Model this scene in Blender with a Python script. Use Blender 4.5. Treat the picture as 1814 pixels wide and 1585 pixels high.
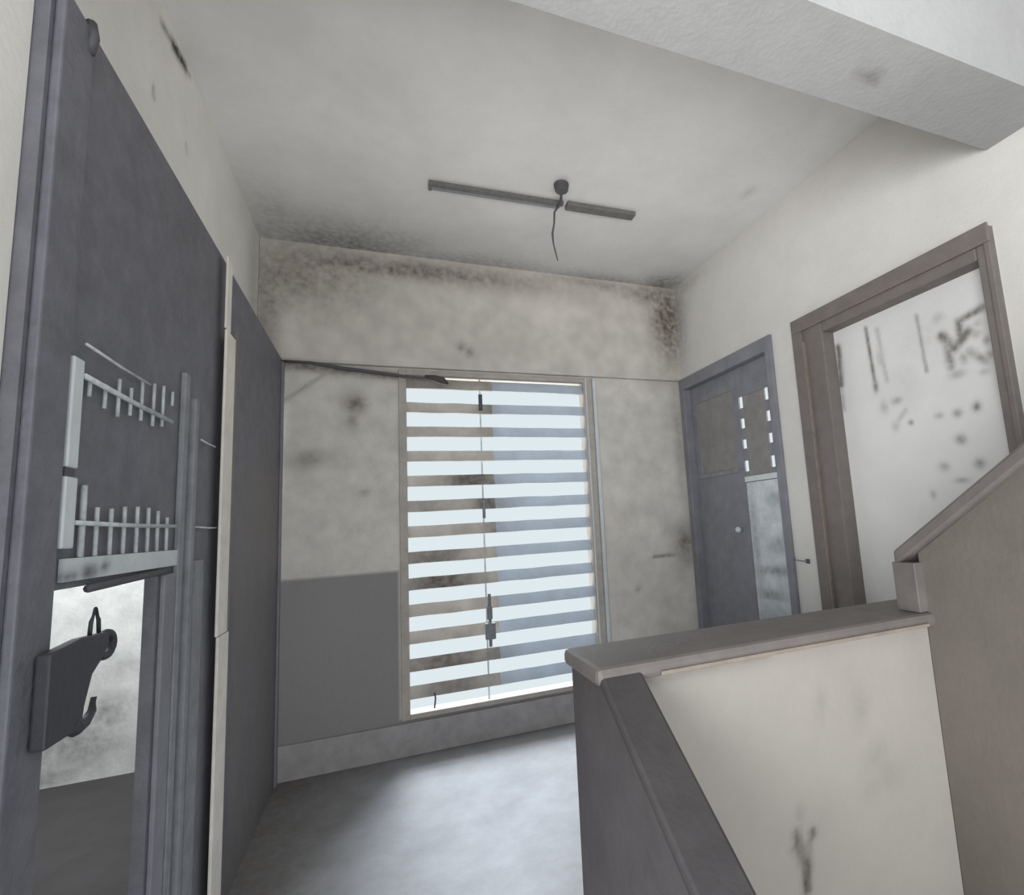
import bpy, bmesh, math, random
from mathutils import Vector, Matrix, noise
random.seed(4)
S = bpy.context.scene
for o in list(bpy.data.objects): bpy.data.objects.remove(o)

# ------------------------------------------------------------ camera
W, H = 1814, 1585
F, YAW, PIT, ROL, CX, CY = 925.727, 0.375574, 0.129713, -0.0573822, 1037.934, 802.852
cy_, sy_, cp_, sp_, cr_, sr_ = math.cos(YAW), math.sin(YAW), math.cos(PIT), math.sin(PIT), math.cos(ROL), math.sin(ROL)
fw = Vector((sy_*cp_, cy_*cp_, sp_)); rt = Vector((cy_, -sy_, 0)); up = rt.cross(fw)
r2 = cr_*rt + sr_*up; u2 = -sr_*rt + cr_*up
cd = bpy.data.cameras.new('camera'); cam = bpy.data.objects.new('camera', cd); S.collection.objects.link(cam)
cam.matrix_world = Matrix(((r2.x, u2.x, -fw.x, 0), (r2.y, u2.y, -fw.y, 0), (r2.z, u2.z, -fw.z, 1.3), (0, 0, 0, 1)))
cd.sensor_fit = 'HORIZONTAL'; cd.sensor_width = 36; cd.lens = F/W*36
cd.shift_x = -(CX - W/2)/W; cd.shift_y = (CY - H/2)/W; cd.clip_start = 0.02
S.camera = cam

# ------------------------------------------------------------ light
GROUND, SKY = 4.0, 2.6
wd = bpy.data.worlds.new('world'); S.world = wd; wd.use_nodes = True
bg = wd.node_tree.nodes['Background']; bg.inputs[0].default_value = (0.70, 0.79, 0.82, 1); bg.inputs[1].default_value = 1.0
wn = wd.node_tree; wt = wn.nodes.new('ShaderNodeTexCoord'); wx = wn.nodes.new('ShaderNodeSeparateXYZ'); wn.links.new(wt.outputs['Generated'], wx.inputs[0])
wr = wn.nodes.new('ShaderNodeValToRGB'); wm = wn.nodes.new('ShaderNodeMapRange'); wm.inputs[1].default_value = -1; wm.inputs[2].default_value = 1
wn.links.new(wx.outputs['Z'], wm.inputs[0]); wn.links.new(wm.outputs[0], wr.inputs[0]); wn.links.new(wr.outputs[0], bg.inputs[0])
HZ = (.60, .67, .695); e_ = wr.color_ramp.elements          # ground side brightened to lift the ceiling, hazy horizon, brighter high sky
e_[0].position = .20; e_[0].color = tuple(v*GROUND for v in (1.0, .98, .94)) + (1,)
e_[1].position = .34; e_[1].color = HZ + (1,)
for p_, k_ in ((.74, 1.0), (.86, SKY)): q_ = e_.new(p_); q_.color = tuple(v*k_ for v in HZ) + (1,)
def lamp(name, kind, loc, aim, energy, col, size=1.0, sy=None):
    l = bpy.data.lights.new(name, kind); l.energy = energy; l.color = col
    if kind == 'AREA':
        l.size = size
        if sy: l.shape = 'RECTANGLE'; l.size_y = sy
    else: l.angle = size
    o = bpy.data.objects.new(name, l); S.collection.objects.link(o); o.location = loc
    o.rotation_euler = (Vector(aim) - Vector(loc)).to_track_quat('-Z', 'Y').to_euler(); return o
lamp('sky_glow', 'SUN', (0.9, 8, 5), (0.9 - 0.16*4.5, 3.5, 5 - 4.5*0.88), 8.0, (0.82, 0.91, 1.0), math.radians(32))
lamp('side_room_fill', 'AREA', (-1.55, 2.6, 2.7), (-1.55, 4.0, 0.9), 62, (0.93, 0.97, 1.0), 0.6)  # unseen area light added to brighten the side room's far wall
lamp('stairwell_fill', 'AREA', (0.4, -4.5, 0.6), (0.4, 2.0, 2.4), 85, (0.97, 0.98, 1.0), 3.0, 1.8)  # unseen fill light added behind the camera for the landing and ceiling
lamp('corridor_fill', 'AREA', (-2.6, -2.0, 1.1), (2.2, 2.0, 1.7), 165, (0.97, 0.98, 1.0), 2.6, 1.8)  # unseen fill light added from behind left to brighten the right wall
S.view_settings.view_transform = 'Standard'; S.view_settings.look = 'None'; S.view_settings.gamma = 1
S.view_settings.use_curve_mapping = False; S.view_settings.exposure = 0.3

# ------------------------------------------------------------ materials
def lin(c):
    return tuple(((v/255)/12.92 if v/255 <= .04045 else ((v/255+.055)/1.055)**2.4) for v in c) + (1,)
def mat(name, col, rough=.8, dirt=(70, 64, 60), alt=None, var=.12, scale=6, bump=.15, bscale=60, metal=0.0, spec=.5, trans=0.0):
    m = bpy.data.materials.new(name); m.use_nodes = True; nt = m.node_tree; N = nt.nodes; K = nt.links
    b = N['Principled BSDF']; b.inputs['Roughness'].default_value = rough; b.inputs['Metallic'].default_value = metal
    b.inputs['Specular IOR Level'].default_value = spec
    tc = N.new('ShaderNodeTexCoord')
    n1 = N.new('ShaderNodeTexNoise'); n1.inputs['Scale'].default_value = scale; n1.inputs['Detail'].default_value = 8; n1.inputs['Roughness'].default_value = .65
    K.new(tc.outputs['Object'], n1.inputs['Vector'])
    at = N.new('ShaderNodeAttribute'); at.attribute_name = 'mask'
    sp = N.new('ShaderNodeSeparateColor'); K.new(at.outputs['Color'], sp.inputs[0])
    def mix(a, bcol, fac):
        x = N.new('ShaderNodeMix'); x.data_type = 'RGBA'; x.clamp_factor = True
        if isinstance(a, tuple): x.inputs[6].default_value = a
        else: K.new(a, x.inputs[6])
        if isinstance(bcol, tuple): x.inputs[7].default_value = bcol
        else: K.new(bcol, x.inputs[7])
        K.new(fac, x.inputs[0]); return x.outputs[2]
    c = lin(col)
    lo = tuple(v*(1-var) for v in c[:3]) + (1,); hi = tuple(min(1, v*(1+var)) for v in c[:3]) + (1,)
    rmp = N.new('ShaderNodeMapRange'); rmp.inputs[1].default_value = .35; rmp.inputs[2].default_value = .65
    K.new(n1.outputs['Fac'], rmp.inputs[0])
    out = mix(lo, hi, rmp.outputs[0])
    if alt: out = mix(out, lin(alt), sp.outputs[1])
    # mask of dirt and other darker tone, broken up by noise
    n2 = N.new('ShaderNodeTexNoise'); n2.inputs['Scale'].default_value = 28; n2.inputs['Detail'].default_value = 6; K.new(tc.outputs['Object'], n2.inputs['Vector'])
    mu = N.new('ShaderNodeMath'); mu.operation = 'MULTIPLY_ADD'; K.new(n2.outputs['Fac'], mu.inputs[0]); mu.inputs[1].default_value = 1.6; mu.inputs[2].default_value = .2
    m2 = N.new('ShaderNodeMath'); m2.operation = 'MULTIPLY'; K.new(mu.outputs[0], m2.inputs[0]); K.new(sp.outputs[0], m2.inputs[1]); m2.use_clamp = True
    out = mix(out, lin(dirt), m2.outputs[0])
    K.new(out, b.inputs['Base Color'])
    n3 = N.new('ShaderNodeTexNoise'); n3.inputs['Scale'].default_value = bscale; n3.inputs['Detail'].default_value = 4; K.new(tc.outputs['Object'], n3.inputs['Vector'])
    bp = N.new('ShaderNodeBump'); bp.inputs['Strength'].default_value = bump; bp.inputs['Distance'].default_value = .01
    K.new(n3.outputs['Fac'], bp.inputs['Height']); K.new(bp.outputs[0], b.inputs['Normal'])
    if trans:
        tr = N.new('ShaderNodeBsdfTranslucent'); K.new(out, tr.inputs[0]); ms = N.new('ShaderNodeMixShader'); ms.inputs[0].default_value = trans
        K.new(b.outputs[0], ms.inputs[1]); K.new(tr.outputs[0], ms.inputs[2]); K.new(ms.outputs[0], N['Material Output'].inputs[0])
    return m
M = dict(
    ceil=mat('whitewash', (228, 227, 225), .9, (98, 92, 84), var=.05, scale=3),
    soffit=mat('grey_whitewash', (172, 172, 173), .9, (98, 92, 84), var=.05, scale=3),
    panelw=mat('dulled_whitewash', (150, 145, 139), .85, (56, 52, 48), var=.05, scale=4),
    doorw=mat('door_whitewash', (226, 224, 221), .7, (128, 124, 120), var=.03, scale=4),
    leftw=mat('cream_wall', (240, 238, 232), .9, var=.04, scale=4),
    slope=mat('dark_sloping_coping', (62, 58, 59), .65, (120, 110, 100), var=.15, scale=9),
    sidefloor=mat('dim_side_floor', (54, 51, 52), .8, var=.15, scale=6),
    lockiron=mat('blackened_iron', (62, 62, 68), .6, var=.1, scale=20),
    fixture=mat('dusty_fixture_metal', (112, 111, 109), .7, var=.15, scale=30),
    skirt=mat('grey_skirting', (168, 165, 165), .7, var=.14, scale=9),
    wall=mat('grimy_plaster', (222, 217, 209), .9, (108, 98, 88), alt=(152, 149, 148), var=.12, scale=7, bump=.35),
    white=mat('white_plaster', (218, 215, 210), .85, (88, 82, 76), var=.04, scale=4),
    sidewall=mat('side_room_plaster', (205, 205, 202), .9, (90, 90, 90), var=.12, scale=9),
    floor=mat('worn_cement_floor', (146, 145, 147), .62, (106, 98, 92), var=.12, scale=5, bump=.05, spec=.2),
    dark=mat('dark_grey_paint', (134, 134, 141), .6, (120, 112, 104), var=.12, scale=10, bump=.2),
    panel=mat('dark_gate_sheet', (112, 112, 120), .6, (140, 132, 125), alt=(126, 119, 114), var=.14, scale=14, bump=.3),
    iron=mat('dark_iron', (84, 84, 88), .6, metal=0, var=.1, scale=20),
    stile=mat('grey_stile_paint', (138, 140, 144), .6, var=.15, scale=20),
    bars=mat('pale_bar_paint', (200, 204, 206), .6, (84, 84, 90), var=.2, scale=30),
    pale=mat('pale_blue_paint', (214, 220, 222), .6, (90, 90, 94), var=.06, scale=12),
    post=mat('cream_painted_wood', (236, 230, 220), .7, (140, 124, 108), var=.08, scale=12),
    brown=mat('brown_frame_paint', (120, 112, 108), .6, (150, 138, 126), var=.1, scale=12),
    light_brown=mat('worn_edge_paint', (132, 122, 112), .7, var=.12, scale=20),
    cap=mat('dark_brown_coping', (104, 98, 95), .55, (140, 126, 112), var=.12, scale=9),
    strip=mat('dark_stair_skirt', (78, 74, 75), .6, var=.12, scale=9),
    brownwall=mat('grey_brown_oil_paint', (104, 98, 91), .7, var=.06, scale=8),
    jaw=mat('grey_leaf_paint', (142, 139, 137), .7, var=.12, scale=12),
    blue=mat('pale_blue_leaf', (212, 218, 222), .6, (104, 106, 110), var=.16, scale=10),
    wframe=mat('window_frame_paint', (186, 178, 170), .7, (120, 112, 104), var=.1, scale=14),
    bladeL=mat('dusty_louvre', (196, 191, 186), .6, (110, 103, 98), var=.12, scale=9, trans=.35),
    bladeR=mat('frosted_louvre', (198, 205, 213), .45, (130, 130, 134), var=.06, scale=9, trans=.3),
    step=mat('stair_cement', (120, 114, 108), .8, var=.1),
)

# ------------------------------------------------------------ builders
def bm_obj(name, bm, m, parent=None, smooth=False, bevel=0):
    me = bpy.data.meshes.new(name); bmesh.ops.recalc_face_normals(bm, faces=bm.faces); bm.to_mesh(me); bm.free()
    me.materials.append(M[m]); o = bpy.data.objects.new(name, me); S.collection.objects.link(o)
    if parent: o.parent = parent; o.matrix_parent_inverse = parent.matrix_world.inverted()
    if smooth:
        for p in me.polygons: p.use_smooth = True
    if bevel:
        b = o.modifiers.new('bevel', 'BEVEL'); b.width = bevel; b.segments = 2; b.limit_method = 'ANGLE'
    return o
def add_box(bm, a, b):
    v = [bm.verts.new((x, y, z)) for x in (a[0], b[0]) for y in (a[1], b[1]) for z in (a[2], b[2])]
    for f in ((0, 1, 3, 2), (4, 6, 7, 5), (0, 4, 5, 1), (2, 3, 7, 6), (0, 2, 6, 4), (1, 5, 7, 3)): bm.faces.new([v[i] for i in f])
def boxes(name, lst, m, parent=None, bevel=0):
    bm = bmesh.new()
    for a, b in lst: add_box(bm, a, b)
    return bm_obj(name, bm, m, parent, bevel=bevel)
def prism_x(name, pts, x0, x1, m, parent=None, bevel=0):      # (y,z) outline pushed along X
    bm = bmesh.new(); A = [bm.verts.new((x0, y, z)) for y, z in pts]; B = [bm.verts.new((x1, y, z)) for y, z in pts]
    bm.faces.new(A); bm.faces.new(B[::-1]); n = len(pts)
    for i in range(n): bm.faces.new((A[i], A[(i+1) % n], B[(i+1) % n], B[i]))
    return bm_obj(name, bm, m, parent, bevel=bevel)
def add_tube(bm, pts, r, n=8, closed=False):
    pts = [Vector(p) for p in pts]; rings = []
    L = len(pts); rr = r if isinstance(r, (list, tuple)) else [r]*L
    ref = Vector((0, 0, 1))
    for i, p in enumerate(pts):
        a = pts[i-1] if (i or closed) else p; b = pts[(i+1) % L] if (i < L-1 or closed) else p
        t = (b-a).normalized(); q = ref if abs(t.dot(ref)) < .9 else Vector((1, 0, 0))
        e = t.cross(q).normalized(); f = t.cross(e)
        rings.append([bm.verts.new(p + rr[i]*(math.cos(k*2*math.pi/n)*e + math.sin(k*2*math.pi/n)*f)) for k in range(n)])
    for i in range(L if closed else L-1):
        A, B = rings[i], rings[(i+1) % L]
        for k in range(n): bm.faces.new((A[k], A[(k+1) % n], B[(k+1) % n], B[k]))
    if not closed: bm.faces.new(rings[0][::-1]); bm.faces.new(rings[-1])
def tube(name, pts, r, m, parent=None, n=8, closed=False):
    bm = bmesh.new(); add_tube(bm, pts, r, n, closed); return bm_obj(name, bm, m, parent, smooth=True)
def blobs(lst):
    # each: (u, v, ru, rv, strength)  or ('l', u0, v0, u1, v1, width, strength)
    def f(u, v):
        d = 0
        for b in lst:
            if b[0] == 'l':
                _, u0, v0, u1, v1, w, s = b; du, dv = u1-u0, v1-v0
                t = max(0, min(1, ((u-u0)*du+(v-v0)*dv)/(du*du+dv*dv))); q = ((u-u0-t*du)**2+(v-v0-t*dv)**2)/(w*w)
            else: s = b[4]; q = ((u-b[0])/b[2])**2 + ((v-b[1])/b[3])**2
            if q < 6: d = max(d, s*math.exp(-q))
        return d
    return f
def slab(name, org, U, V, T, lu, lv, m, step=.04, holes=(), mask=None, parent=None):
    # slab with a fine front grid (for paint / stain masks) and optional openings; T = thickness vector away from the room
    org, U, V, T = Vector(org), Vector(U), Vector(V), Vector(T)
    def ticks(L, extra):
        e = sorted({0.0, L, *[x for x in extra if 0 < x < L]}); out = []
        for a, b in zip(e, e[1:]):
            k = max(1, int(math.ceil((b-a)/step))); out += [a+(b-a)*i/k for i in range(k)]
        return out + [L]
    us = ticks(lu, [x for h in holes for x in (h[0], h[2])]); vs = ticks(lv, [x for h in holes for x in (h[1], h[3])])
    bm = bmesh.new(); lay = bm.verts.layers.float_color.new('mask')
    fr = [[None]*len(vs) for _ in us]; bk = [[None]*len(vs) for _ in us]
    def g(arr, i, j, off):
        if arr[i][j] is None:
            v = bm.verts.new(org + U*us[i] + V*vs[j] + off); arr[i][j] = v
            if mask: a, b = mask(us[i], vs[j]); v[lay] = (a, b, 0, 1)
            else: v[lay] = (0, 0, 0, 1)
        return arr[i][j]
    nu, nv = len(us)-1, len(vs)-1
    def solid(i, j):
        if not (0 <= i < nu and 0 <= j < nv): return False
        cu, cv = (us[i]+us[i+1])/2, (vs[j]+vs[j+1])/2
        return not any(h[0] < cu < h[2] and h[1] < cv < h[3] for h in holes)
    Z = Vector((0, 0, 0))
    for i in range(nu):
        for j in range(nv):
            if not solid(i, j): continue
            q = [(i, j), (i+1, j), (i+1, j+1), (i, j+1)]
            bm.faces.new([g(fr, a, b, Z) for a, b in q]); bm.faces.new([g(bk, a, b, T) for a, b in reversed(q)])
            for (a, b), (di, dj) in (((0, 1), (0, -1)), ((1, 2), (1, 0)), ((2, 3), (0, 1)), ((3, 0), (-1, 0))):
                if not solid(i+di, j+dj):
                    p, r = q[a], q[b]
                    bm.faces.new((g(fr, *p, Z), g(fr, *r, Z), g(bk, *r, T), g(bk, *p, T)))
    return bm_obj(name, bm, m, parent)
def tag(o, label=None, cat=None, group=None, kind=None):
    for k, v in (('label', label), ('category', cat), ('group', group), ('kind', kind)):
        if v: o[k] = v
    return o
def struct(o, label=None): return tag(o, label, kind='structure')
def empty(name, loc, label=None, cat=None, group=None, kind=None):
    o = bpy.data.objects.new(name, None); S.collection.objects.link(o); o.location = loc; o.empty_display_size = .1
    bpy.context.view_layer.update(); return tag(o, label, cat, group, kind)

XL, XW, XR, YB, ZC = -.545, -.677, 2.183, 3.45, 3.10
WX0, WX1, WZ0, WZ1 = .10, 1.43, .20, 2.335        # window opening in the back wall

# ------------------------------------------------------------ room shell
def sm(a, b, x): t = max(0, min(1, (x-a)/(b-a))); return t*t*(3-2*t)
# back wall, spotted, darker towards the ceiling and corners: u = x + .95
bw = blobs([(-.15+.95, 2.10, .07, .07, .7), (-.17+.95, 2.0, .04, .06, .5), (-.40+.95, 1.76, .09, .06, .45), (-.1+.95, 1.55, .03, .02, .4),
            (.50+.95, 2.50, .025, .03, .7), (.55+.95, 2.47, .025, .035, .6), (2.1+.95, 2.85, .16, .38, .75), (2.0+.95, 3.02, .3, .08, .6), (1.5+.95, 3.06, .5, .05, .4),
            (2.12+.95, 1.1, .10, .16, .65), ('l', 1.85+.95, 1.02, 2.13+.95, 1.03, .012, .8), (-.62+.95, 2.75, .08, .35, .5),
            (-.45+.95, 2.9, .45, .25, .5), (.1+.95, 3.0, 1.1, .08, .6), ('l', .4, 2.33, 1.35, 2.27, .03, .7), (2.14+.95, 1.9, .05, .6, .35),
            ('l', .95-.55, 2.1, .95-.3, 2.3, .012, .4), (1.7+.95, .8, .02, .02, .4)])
def back_mask(u, v):
    x = u-.95
    dado = 1.0 if (v < 1.06 + .006*noise.noise(Vector((x*8, 0, 3))) and x < .1) or v < .205 else 0
    n = .5 + .5*noise.noise(Vector((x*2.2, 0, v*2.2)))
    return bw(u, v) + .10*n, dado
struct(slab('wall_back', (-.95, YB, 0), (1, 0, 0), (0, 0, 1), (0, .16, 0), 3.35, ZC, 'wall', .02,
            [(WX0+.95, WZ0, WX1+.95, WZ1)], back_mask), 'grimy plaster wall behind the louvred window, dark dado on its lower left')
# lintel band standing slightly proud of the wall above the window
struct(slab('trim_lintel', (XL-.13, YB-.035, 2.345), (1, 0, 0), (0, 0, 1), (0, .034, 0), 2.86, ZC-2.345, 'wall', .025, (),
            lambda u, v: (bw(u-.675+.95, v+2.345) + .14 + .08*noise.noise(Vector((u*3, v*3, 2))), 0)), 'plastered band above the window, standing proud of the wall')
struct(boxes('baseboard_back', [((XL, YB-.02, 0), (XR, YB, .185))], 'skirt', bevel=.006))
# ceiling, darker along the back wall and in its corners: u = x + .95, v = y + 1.6
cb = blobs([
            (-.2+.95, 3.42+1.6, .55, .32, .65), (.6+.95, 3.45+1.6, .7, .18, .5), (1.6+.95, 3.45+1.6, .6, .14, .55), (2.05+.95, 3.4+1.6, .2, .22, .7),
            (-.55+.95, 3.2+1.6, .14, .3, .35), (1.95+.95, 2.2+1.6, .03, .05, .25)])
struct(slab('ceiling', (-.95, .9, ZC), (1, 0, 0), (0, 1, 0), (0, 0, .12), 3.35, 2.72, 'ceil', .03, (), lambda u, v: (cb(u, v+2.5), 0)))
struct(slab('ceiling_stair', (-.95, -.6, ZC), (1, 0, 0), (0, 1, 0), (0, 0, .12), 3.35, 1.495, 'soffit', .1), 'pale ceiling nearer than the beam')
struct(slab('trim_beam', (-.56, .895, 2.631), (1, 0, 0), (0, 1, 0), (0, 0, .468), 2.74, .245, 'soffit', .03, (),
            lambda u, v: (blobs([(1.45+.56, .13, .025, .02, .8), (1.40+.56, .13, .03, .02, .4)])(u, v) + .12, 0)), 'plastered concrete beam crossing the ceiling overhead')
# floor: landing and strip beside the stairwell
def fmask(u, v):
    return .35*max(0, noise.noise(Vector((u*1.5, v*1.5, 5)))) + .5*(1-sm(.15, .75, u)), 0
struct(slab('floor', (-.7, -1.6, 0), (1, 0, 0), (0, 1, 0), (0, 0, -.15), 3.0, 5.15, 'floor', .05, [(1.12, -1, 3.1, 2.66)], fmask))
# left side
wm_ = blobs([('l', .83, .685, .93, .70, .016, .55), ('l', .93, .70, 1.05, .728, .024, 1.0), ('l', 1.05, .728, 1.10, .735, .012, .5), ('l', .795, .42, .80, .38, .008, .6), ('l', 1.095, .44, 1.10, .41, .008, .4), (2.2, .3, .12, .5, .25)])
struct(slab('wall_left_upper', (XW, 1.09, 2.346), (0, 1, 0), (0, 0, 1), (-.14, 0, 0), YB-1.09, ZC-2.346, 'leftw', .015, (), lambda u, v: (wm_(u, v), 0)), 'cream wall above the dark steel gate, black smear near the ceiling')
struct(boxes('wall_left', [((-.82, 0.45, 0), (XL-.02, 1.085, ZC))], 'leftw'), 'cream plaster wall on the near side of the dark steel gate')
# right wall with two doorways  u = y + 1.6
D1 = (2.395, 3.43, 2.35); D2 = (1.165, 2.21, 2.335)
struct(slab('wall_right', (XR, -.4, 0), (0, 1, 0), (0, 0, 1), (.14, 0, 0), 3.85, ZC, 'white', .03,
            [(D1[0]+.4, 0, D1[1]+.4, D1[2]), (D2[0]+.4, 0, D2[1]+.4, D2[2])],
            lambda u, v: (blobs([(3.8, 2.85, .12, .4, .45), (3.7, 3.05, .3, .06, .3)])(u, v), 0)), 'pale wall on the right holding two doorways')

# ------------------------------------------------------------ left side room, seen through the gate
struct(slab('wall_side_room_far', (-2.6, 4.03, 0), (1, 0, 0), (0, 0, 1), (0, .1, 0), 2.0, ZC, 'sidewall', .03, (),
            lambda u, v: (blobs([(.95, .2, .25, .15, .5), (1.1, .35, .1, .12, .5), (.7, .05, .3, .06, .6), (1.15, .62, .1, .08, .25), (.8, .5, .03, .03, .4)])(u, v)+.05, 0)))
struct(boxes('wall_side_room_left', [((-2.7, .5, 0), (-2.6, 4.13, ZC))], 'sidewall'))
struct(boxes('wall_side_room_near', [((-2.7, .4, 0), (-.82, .5, ZC))], 'sidewall'))
struct(boxes('wall_side_room_end', [((-.95, 3.61, 0), (-.85, 4.13, ZC))], 'sidewall'))
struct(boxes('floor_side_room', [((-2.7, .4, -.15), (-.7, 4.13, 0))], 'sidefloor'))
struct(boxes('ceiling_side_room', [((-2.7, .4, ZC), (-.95, 4.13, ZC+.1))], 'sidewall'))

# ------------------------------------------------------------ window_1
win = empty('window_1', ((WX0+WX1)/2, YB, WZ0), 'tall louvred window in the back wall, daylight between its horizontal slats', kind='structure')
ix0, ix1, iz0, iz1 = .148, 1.365, .24, 2.30
boxes('window_frame', [((WX0, YB-.012, WZ0), (ix0, YB+.09, WZ1)), ((ix1, YB-.012, WZ0), (WX1, YB+.09, WZ1)),
                       ((ix0, YB-.012, iz1), (ix1, YB+.09, WZ1)), ((ix0, YB-.012, WZ0), (ix1, YB+.09, iz0-.01))], 'wframe', win, .004)
boxes('architrave', [((WX1+.004, YB-.022, WZ0), (WX1+.03, YB-.002, WZ1)), ((ix1+.012, YB-.020, WZ0), (ix1+.022, YB-.010, WZ1))], 'pale', win, .003)
boxes('mullion', [((.618, YB+.035, iz0-.01), (.629, YB+.045, iz1))], 'pale', win, .002)
gap0, pitch = .262, .1592
def blade(x0, x1, zc, m, dirtf):
    bm = bmesh.new(); lay = bm.verts.layers.float_color.new('mask'); n = max(2, int((x1-x0)/.03)); rings = []
    h, t, a = .037, .004, math.radians(20)
    for i in range(n+1):
        x = x0+(x1-x0)*i/n; r = []
        jz = .0025*noise.noise(Vector((x*6, zc*5, 1)))
        for (p, q) in ((-t, -h), (t, -h), (t, h), (-t, h)):
            y = YB+.02 + p*math.cos(a) + q*math.sin(a); z = zc + q*math.cos(a) - p*math.sin(a) + jz
            v = bm.verts.new((x, y, z)); v[lay] = (dirtf(x, zc), 0, 0, 1); r.append(v)
        rings.append(r)
    for A, B in zip(rings, rings[1:]):
        for k in range(4): bm.faces.new((A[k], A[(k+1) % 4], B[(k+1) % 4], B[k]))
    bm.faces.new(rings[0][::-1]); bm.faces.new(rings[-1])
    return bm_obj('louvre_blade', bm, m, win)
wd_ = blobs([(.55, 1.62, .18, .06, .8), (.68, 1.46, .15, .05, .7), (.35, .98, .2, .05, .8), (.3, 1.14, .2, .05, .6), (.7, 1.30, .08, .05, .5),
             (.35, .49, .25, .05, .7), (.7, .49, .1, .05, .5), (.4, .35, .2, .05, .5), (.25, 1.46, .15, .05, .3), (.68, 2.1, .06, .2, .5), (.3, 2.25, .25, .05, .4)])
for k in range(13):
    zc = gap0 + pitch*(k+.5)
    if zc + .037 > iz1: zc = iz1 - .04
    blade(ix0, .70, zc, 'bladeL', wd_)
    blade(.702, ix1, zc, 'bladeR', lambda x, z: .6*wd_(x, z))
boxes('window_latch', [((.60, YB-.045, .60), (.665, YB-.02, .70)), ((.615, YB-.03, .72), (.65, YB-.012, .80)), ((.625, YB-.02, .55), (.645, YB-.006, .88))], 'stile', win, .006)
boxes('clip', [((.608, YB-.006, 2.08), (.632, YB+.012, 2.19))], 'iron', win, .003)
boxes('clip', [((.612, YB-.006, 1.36), (.630, YB+.012, 1.47))], 'stile', win, .003)
tube('twig', [(.285, YB-.018, .245), (.292, YB-.02, .30), (.287, YB-.018, .335)], .005, 'iron', win, 6)

# ------------------------------------------------------------ door_1 (dark double door in the right wall)
d1 = empty('door_1', (XR, 2.91, 0), 'dark double door next to the back wall, pale blue lower panel on its near leaf', kind='structure')
y0, y1, zt = D1
boxes('door_frame', [((XR-.02, y0, 0), (XR+.10, y0+.055, zt)), ((XR-.02, y1-.06, 0), (XR+.10, y1, zt)), ((XR-.02, y0+.055, zt-.09), (XR+.10, y1-.06, zt))], 'dark', d1, .005)
xd = XR+.035
lf = boxes('door_leaf', [((xd, 2.815, .01), (xd+.012, y1-.062, 1.585)), ((xd, 2.815, 2.13), (xd+.012, y1-.062, zt-.092)), ((xd, 2.815, 1.585), (xd+.012, 2.875, 2.13)),
                         ((xd, 3.29, 1.585), (xd+.012, y1-.062, 2.13))], 'dark', d1, .003)
boxes('door_panel', [((xd+.006, 2.875, 1.585), (xd+.010, 3.29, 2.13))], 'jaw', lf)
boxes('door_rail', [((xd-.008, 2.86, 1.565), (xd, 3.33, 1.592))], 'stile', lf, .002)
kb = bmesh.new(); bmesh.ops.create_uvsphere(kb, u_segments=14, v_segments=8, radius=.020); bmesh.ops.translate(kb, verts=kb.verts, vec=(xd-.022, 2.90, 1.19))
add_tube(kb, [(xd, 2.90, 1.19), (xd-.02, 2.90, 1.19)], .008)
bm_obj('door_knob', kb, 'pale', lf, smooth=True)
# near leaf: solid edges, pane boards held between rails; daylight shows in the slots beside the board
ya, yb = y0+.057, 2.812
slots = [(2.05, 1.985), (1.915, 1.85), (1.775, 1.715), (1.635, 1.565)]
pieces = [((xd, ya, 2.06), (xd+.012, yb, zt-.092)), ((xd, ya, .01), (xd+.012, yb, 1.50)), ((xd, ya, 1.50), (xd+.012, 2.515, 2.06)), ((xd, 2.803, 1.50), (xd+.012, yb, 2.06)),
          ((xd+.004, 2.515, 1.50), (xd+.012, 2.803, 1.565))]
for (ta, tb), (na, nb) in zip(slots, slots[1:]): pieces.append(((xd+.004, 2.515, na), (xd+.012, 2.803, tb)))
lf2 = boxes('door_leaf', pieces, 'dark', d1)
boxes('door_panel', [((xd+.001, 2.553, 1.51), (xd+.014, 2.764, 2.06))], 'jaw', lf2, .003)
bm_o = slab('lower_panel', (xd-.001, ya+.002, .04), (0, 1, 0), (0, 0, 1), (-.008, 0, 0), .335, 1.45, 'blue', .02, (),
     lambda u, v: (blobs([(.15, .9, .2, .03, .6), (.1, 1.05, .12, .06, .4), (.2, .75, .12, .03, .7), (.08, 1.33, .1, .05, .4), (.2, .5, .2, .2, .5), (.3, 1.1, .04, .3, .4)])(u, v), 0), lf2)
bm_o['label'] = 'pale blue lower panel'
boxes('door_rail', [((xd-.012, 2.46, 1.495), (xd-.002, 2.80, 1.53))], 'pale', lf2, .002)

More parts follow.
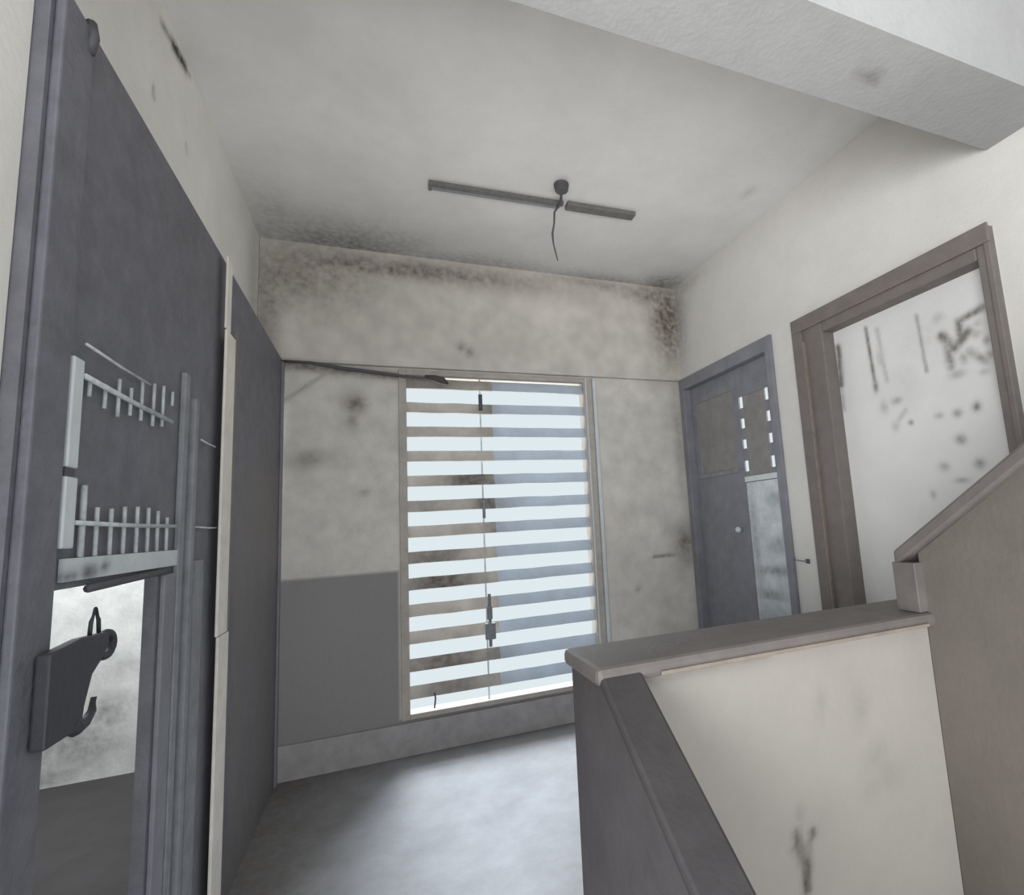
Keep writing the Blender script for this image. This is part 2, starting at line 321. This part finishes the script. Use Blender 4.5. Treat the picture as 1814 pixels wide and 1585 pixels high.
# ------------------------------------------------------------ door_2 (brown framed doorway with stained white leaf)
d2 = empty('door_2', (XR, 1.69, 0), 'stained white door in a wide brown frame, above the stair rail', kind='structure')
a, b, z = D2; b = 2.21
boxes('door_frame', [((XR-.03, 1.995, .0), (XR+.12, b-.018, z)), ((XR-.03, a, .0), (XR+.12, 1.218, z)), ((XR-.03, 1.218, 2.216), (XR+.12, 1.995, z))], 'brown', d2, .006)
boxes('frame_moulding', [((XR-.042, 2.125, 0), (XR-.03, b-.014, z-.07)), ((XR-.042, a-.004, z-.07), (XR-.03, b-.014, z+.008)), ((XR-.042, a-.004, 0), (XR-.03, a+.018, z-.07))], 'brown', d2, .004)
boxes('frame_bead', [((XR-.050, 2.108, 0), (XR-.031, 2.118, 2.20))], 'light_brown', d2, .002)
o_ = 1.2
st = [('l', 1.975, 2.13, 1.985, 1.93, .018, 1.0), ('l', 1.985, 1.9, 1.985, 1.8, .012, .5), ('l', 1.80, 2.17, 1.79, 1.9, .010, .95), (1.787, 1.87, .014, .03, 1.0),
      ('l', 1.74, 2.14, 1.725, 1.88, .012, .35), (1.74, 2.0, .02, .05, .35), ('l', 1.54, 2.13, 1.53, 1.87, .010, .6),
      ('l', 1.275, 2.055, 1.37, 2.035, .016, 1.0), ('l', 1.37, 2.035, 1.368, 1.98, .018, .9), ('l', 1.445, 2.0, 1.40, 1.93, .022, .95), ('l', 1.40, 1.93, 1.34, 1.98, .022, .95),
      ('l', 1.43, 1.96, 1.425, 1.86, .02, .75), (1.31, 1.96, .02, .02, .6), (1.275, 1.92, .015, .02, .6), ('l', 1.345, 1.9, 1.29, 1.84, .018, .6), (1.27, 1.86, .02, .02, .6),
      (1.405, 1.82, .035, .02, .5), (1.30, 1.80, .02, .015, .4), (1.37, 1.88, .02, .03, .5), (1.45, 2.08, .03, .03, .35), (1.30, 2.0, .018, .02, .4),
      (1.755, 1.76, .02, .03, .5), (1.69, 1.775, .03, .018, .6), (1.71, 1.66, .02, .025, .4), (1.635, 1.66, .012, .012, .9), ('l', 1.65, 1.72, 1.70, 1.68, .012, .35),
      (1.505, 1.665, .018, .014, .6), (1.427, 1.66, .018, .018, .8), (1.35, 1.67, .018, .02, .85), (1.43, 1.55, .022, .02, .85), (1.515, 1.445, .022, .02, .6), (1.37, 1.44, .022, .022, .7),
      (1.45, 1.38, .03, .012, .5), (1.58, 1.33, .015, .02, .4), (1.62, 1.85, .06, .1, .12), (1.5, 2.0, .15, .12, .12)]
stf = blobs(st)
lw = slab('door_leaf', (XR+.05, 1.215, .01), (0, 1, 0), (0, 0, 1), (.04, 0, 0), .81, 2.21, 'doorw', .009, (), lambda u, v: (stf(u+1.215, v+.01), 0), d2)
lw['label'] = 'white leaf with dark peeling marks'
# small bolt on the strip of wall between the doors
bt = empty('wall_hook', (XR-.005, 2.33, 1.015), 'small dark metal hook on the white wall strip between the two doors', 'hook')
boxes('hook_plate', [((XR-.008, 2.285, 1.003), (XR-.001, 2.31, 1.027))], 'iron', bt)
tube('hook_rod', [(XR-.006, 2.30, 1.015), (XR-.018, 2.33, 1.016), (XR-.018, 2.375, 1.020), (XR-.006, 2.39, 1.03)], .004, 'jaw', bt, 6)

# ------------------------------------------------------------ stair parapets
pm = blobs([('l', .905, .50, .90, .44, .012, 1.0), ('l', .885, .56, .895, .50, .012, .7), (.93, .55, .012, .012, .8), ('l', .915, .53, .91, .47, .010, .6), (.87, .53, .01, .01, .4), (.90, .60, .012, .02, .2),
            (1.16, .68, .04, .03, .16), (1.2, .62, .05, .04, .14), (1.12, .80, .03, .05, .12), (1.0, .83, .02, .04, .12), (1.13, .6, .03, .03, .12), ('l', .5, .955, .85, .965, .012, .3)])
struct(slab('wall_stair_landing', (.50, 1.06, -1.2), (1, 0, 0), (0, 0, 1), (0, .18, 0), .90, 2.162, 'panelw', .012, (),
            lambda u, v: (pm(u+.5, v-1.2), 0)), 'whitewashed panel below the dark coping, scribble of dirt near its foot')
struct(boxes('wall_stair_side', [((1.401, 1.06, -1.2), (XR-.002, 1.24, .962))], 'brownwall'))
# descending parapet on the left of the stairwell, dark painted, sloping towards the viewer
K = .70
y_end = -.30
struct(prism_x('wall_stair_descending', [(1.24, -.0), (1.24, .962), (1.06, .962), (y_end, .962-K*(1.06-y_end)), (y_end, -.3), (1.24, -.3)], .420, .498, 'strip', bevel=.004),
       'dark painted low wall of the descending stair')
struct(prism_x('trim_descending_coping', [(1.055, .967), (1.055, .995), (y_end, .995-K*(1.055-y_end)), (y_end, .967-K*(1.055-y_end))], .412, .508, 'slope', bevel=.008),
       'sloping dark coping of the descending stair wall')
struct(boxes('trim_landing_coping', [((.405, 1.035, .963), (XR-.001, 1.255, 1.0))], 'cap', bevel=.012), 'level dark coping on the landing parapet')
struct(boxes('trim_coping_lip', [((.55, 1.028, .968), (1.37, 1.036, .977))], 'light_brown', bevel=.002))
# ascending parapet
ye = -.8
struct(prism_x('wall_stair_ascending', [(1.058, -1.2), (1.058, 1.160), (ye, 1.172+K*(1.058-ye)), (ye, -1.2)], 1.40, 1.50, 'brownwall'), 'grey brown side wall of the ascending stair')
struct(prism_x('trim_ascending_coping', [(1.115, 1.122), (1.115, 1.166), (ye, 1.166+K*(1.115-ye)), (ye, 1.122+K*(1.115-ye))], 1.372, 1.53, 'cap', bevel=.008), 'dark coping rising along the ascending stair')
struct(boxes('trim_newel', [((1.368, 1.050, 1.001), (1.402, 1.118, 1.135))], 'cap', bevel=.002), 'short dark end block where the rising coping meets the level one')
# flights inside the well
def flight(name, x0, x1, ys, zs, dz, n, flip):
    lst = []
    for i in range(n):
        ya_ = ys-.25*i; zt_ = zs+dz*i
        lst.append(((x0, ya_-.25, zt_-.30), (x1, ya_, zt_)))
    return struct(boxes(name, lst, 'step'))
flight('floor_stairs_down', .50, 1.398, 1.058, -.175, -.175, 7, 0)
flight('floor_stairs_up', 1.502, XR-.002, 1.03, .175, .175, 8, 0)

# ------------------------------------------------------------ steel gate on the left
g = empty('steel_gate', ((XL-.02), 2.2, 0), 'tall dark steel gate with pale grille bars and a lower opening, along the left wall', 'gate')
x0, x1 = XL-.028, XL          # sheet thickness
OY0, OY1, OZ0, OZ1 = 1.222, 1.70, .40, 1.232
def gate_mask(u, v):
    y = u+1.09
    n = noise.noise(Vector((y*5, 0, v*1.5)))
    return (.12*max(0, n), sm(.0, .12, y-2.42)*(1-sm(1.45, 1.95, v))*(.55+.5*n)*(1-.7*sm(3.28, 3.33, y)))
sh = slab('sheet_panel', (XL, 1.09, .0), (0, 1, 0), (0, 0, 1), (-.028, 0, 0), YB-.023-1.09, 2.346, 'panel', .03,
     [(OY0-1.09, OZ0, OY1-1.09, OZ1)], gate_mask, g)
boxes('header', [((-.82, 1.09, 2.30), (XL-.03, YB-.02, 2.344))], 'panel', g)
boxes('end_stile', [((XL, 3.385, 0), (XL+.012, 3.425, 2.33))], 'dark', g, .003)
sr = boxes('stile', [((XL, 1.80, 0), (XL+.014, 1.838, 1.80))], 'stile', g, .003)
boxes('stile', [((XL, 1.875, 0), (XL+.020, 1.905, 1.74))], 'stile', g, .003)
boxes('stile', [((XL, 1.715, 0), (XL+.012, 1.79, 1.225))], 'dark', g, .003)
boxes('stile', [((XL, 1.96, 0), (XL+.008, 2.05, 1.25))], 'stile', g, .003)
boxes('stile', [((XL, 1.10, 0), (XL+.016, 1.20, 2.32))], 'panel', g, .004)
# pale upright standing in for a slit of light, with a dark joint, and pale cross rail
pu = boxes('pale_upright', [((XL+.001, 1.210, 1.452), (XL+.016, 1.247, 1.66)), ((XL+.001, 1.210, 1.305), (XL+.016, 1.250, 1.435))], 'pale', g, .003); pu['label'] = 'pale flat bar in place of a slit of light'
boxes('joint', [((XL+.001, 1.212, 1.434), (XL+.012, 1.246, 1.453))], 'iron', pu)
pr = slab('pale_rail', (XL+.010, 1.238, 1.245), (0, 1, 0), (0, 0, 1), (-.009, 0, 0), .565, .042, 'bars', .012, (),
          lambda u, v: (blobs([(.09, .012, .035, .016, 1), (.15, .02, .02, .012, .9), (.02, .008, .03, .012, .8)])(u, v), 0), g); pr['label'] = 'pale cross rail with rust patches'
pr.data.materials[0] = M['pale']
tube('dark_rail', [(XL+.010, 1.325, 1.226), (XL+.012, 1.50, 1.230), (XL+.010, 1.72, 1.234)], .008, 'iron', g)
# upper grille rails (follow the perspective of a level rail), short spikes
def rail(z, ya, yb, r=.0055, dx=.014):
    return tube('grille_rail', [(XL+dx, ya, z), (XL+dx, (ya+yb)/2, z-.002), (XL+dx, yb, z)], r, 'bars', g, 6)
rail(1.695, 1.25, 1.55, .003); rail(1.632, 1.25, 1.70); rail(1.625, 1.95, 2.10, .003)
rail(1.352, 1.253, 1.765, .005); rail(1.352, 1.93, 2.19, .003)
for y, za, zb in ((1.288, 1.60, 1.635), (1.351, 1.59, 1.635), (1.41, 1.585, 1.67), (1.469, 1.60, 1.665), (1.527, 1.60, 1.70), (1.596, 1.60, 1.71), (1.656, 1.61, 1.72), (1.72, 1.68, 1.72)):
    tube('grille_bar', [(XL+.007, y, za), (XL+.007, y+.001, zb)], .0038, 'bars', g, 6)
for y, zb in ((1.295, 1.425), (1.350, 1.385), (1.41, 1.385), (1.472, 1.392), (1.538, 1.395), (1.601, 1.395), (1.66, 1.39), (1.723, 1.375)):
    tube('grille_bar', [(XL+.007, y, 1.288), (XL+.007, y-.001, zb)], .0055 if y < 1.3 else .0042, 'bars', g, 6)
tube('hinge', [(XL+.012, 1.19, 2.27), (XL+.020, 1.185, 2.30), (XL+.012, 1.19, 2.335)], .010, 'iron', g)
# lock
lk = empty('gate_lock', (XL+.02, 1.25, 1.02), 'dark iron lock with looped hasp hanging at the gate opening', 'lock')
prism_x('lock_body', [(1.150, 1.135), (1.25, 1.143), (1.345, 1.138), (1.352, 1.115), (1.32, 1.088), (1.29, 1.07), (1.268, 1.02), (1.262, .985), (1.235, .985), (1.15, 0.985)], XL+.018, XL+.040, 'lockiron', lk, .004)
ring = [(XL+.029, 1.360+.030*math.cos(t), 1.112+.022*math.sin(t)) for t in [i*math.pi/8 for i in range(16)]]
tube('shackle_loop', ring, .008, 'lockiron', lk, 8, True)
tube('hook', [(XL+.029, 1.245, 1.00), (XL+.029, 1.262, .985), (XL+.029, 1.30, .985), (XL+.029, 1.322, .998), (XL+.029, 1.326, 1.022)], [.014, .014, .009, .007, .005], 'lockiron', lk)
tube('wire_loop', [(XL+.029, 1.295, 1.14), (XL+.029, 1.298, 1.165), (XL+.029, 1.312, 1.188), (XL+.029, 1.326, 1.165), (XL+.029, 1.33, 1.14)], .0035, 'lockiron', lk, 6)
# light batten standing in front of the gate
ps = empty('wooden_post', (XL+.02, 2.285, 0), 'slender cream wooden post standing against the dark steel gate', 'post')
boxes('lower_length', [((XL+.021, 2.152, 0), (XL+.031, 2.275, .985))], 'post', ps, .003)
boxes('middle_length', [((XL+.021, 2.136, .988), (XL+.030, 2.256, 2.06))], 'post', ps, .003)
boxes('upper_length', [((XL+.021, 2.130, 2.063), (XL+.028, 2.190, 2.335))], 'post', ps, .002)
boxes('edge_strip', [((XL+.021, 2.276, 0), (XL+.026, 2.300, 2.10))], 'light_brown', ps, .001)

# ------------------------------------------------------------ ceiling batten, junction box, cord
tl = empty('tube_light', (.85, 2.57, ZC), 'dark tube light batten on the ceiling with a dangling cord', 'light fixture')
def bar(name, p, q, w, h, m, dz=0):
    p, q = Vector(p), Vector(q); d = (q-p).normalized(); s = Vector((-d.y, d.x, 0))*w/2; bm = bmesh.new(); V = []
    for e in (p, q):
        for a_, z_ in ((-1, 0), (1, 0), (1, -h), (-1, -h)): V.append(bm.verts.new(e+s*a_+Vector((0, 0, z_+dz))))
    bm.faces.new(V[:4]); bm.faces.new(V[4:][::-1])
    for k in range(4): bm.faces.new((V[k], V[(k+1) % 4], V[4+(k+1) % 4], V[4+k]))
    return bm_obj(name, bm, m, tl, bevel=.003)
bar('batten', (.242, 2.600, ZC-.002), (.965, 2.578, ZC-.002), .030, .020, 'fixture')
bar('tube', (.25, 2.632, ZC-.006), (.95, 2.610, ZC-.006), .024, .014, 'stile')
bar('end_cap', (.236, 2.612, ZC-.002), (.252, 2.612, ZC-.002), .055, .028, 'fixture')
bar('batten', (.985, 2.582, ZC-.002), (1.405, 2.57, ZC-.002), .058, .026, 'fixture')
bmj = bmesh.new(); bmesh.ops.create_cone(bmj, cap_ends=True, segments=18, radius1=.034, radius2=.042, depth=.04); bmesh.ops.translate(bmj, verts=bmj.verts, vec=(.905, 2.43, ZC-.022))
bm_obj('ceiling_box', bmj, 'iron', tl, bevel=.004)
tube('cord', [(.905, 2.43, ZC-.03), (.915, 2.47, ZC-.05), (.93, 2.52, ZC-.04), (.925, 2.55, ZC-.05), (.90, 2.55, ZC-.09), (.895, 2.55, ZC-.16), (.882, 2.55, ZC-.22), (.885, 2.55, ZC-.28), (.895, 2.55, ZC-.33), (.905, 2.55, ZC-.375)],
     [.008, .007, .010, .010, .006, .005, .006, .004, .004, .003], 'iron', tl, 6)

# ------------------------------------------------------------ cable sagging under the lintel
hc = empty('hanging_cable', (-.05, YB-.05, 2.3), 'dark frayed cable strung under the lintel to the left window top', 'cable')
tube('cable', [(-.54, YB-.047, 2.338), (-.40, YB-.05, 2.335), (-.22, YB-.05, 2.310), (-.02, YB-.05, 2.292), (.15, YB-.05, 2.275), (.30, YB-.045, 2.268), (.40, YB-.045, 2.245)],
     [.007, .009, .012, .011, .010, .012, .006], 'iron', hc)
tube('frayed_end', [(.26, YB-.05, 2.283), (.32, YB-.052, 2.272), (.37, YB-.05, 2.258), (.405, YB-.05, 2.238)], [.010, .022, .026, .008], 'strip', hc)
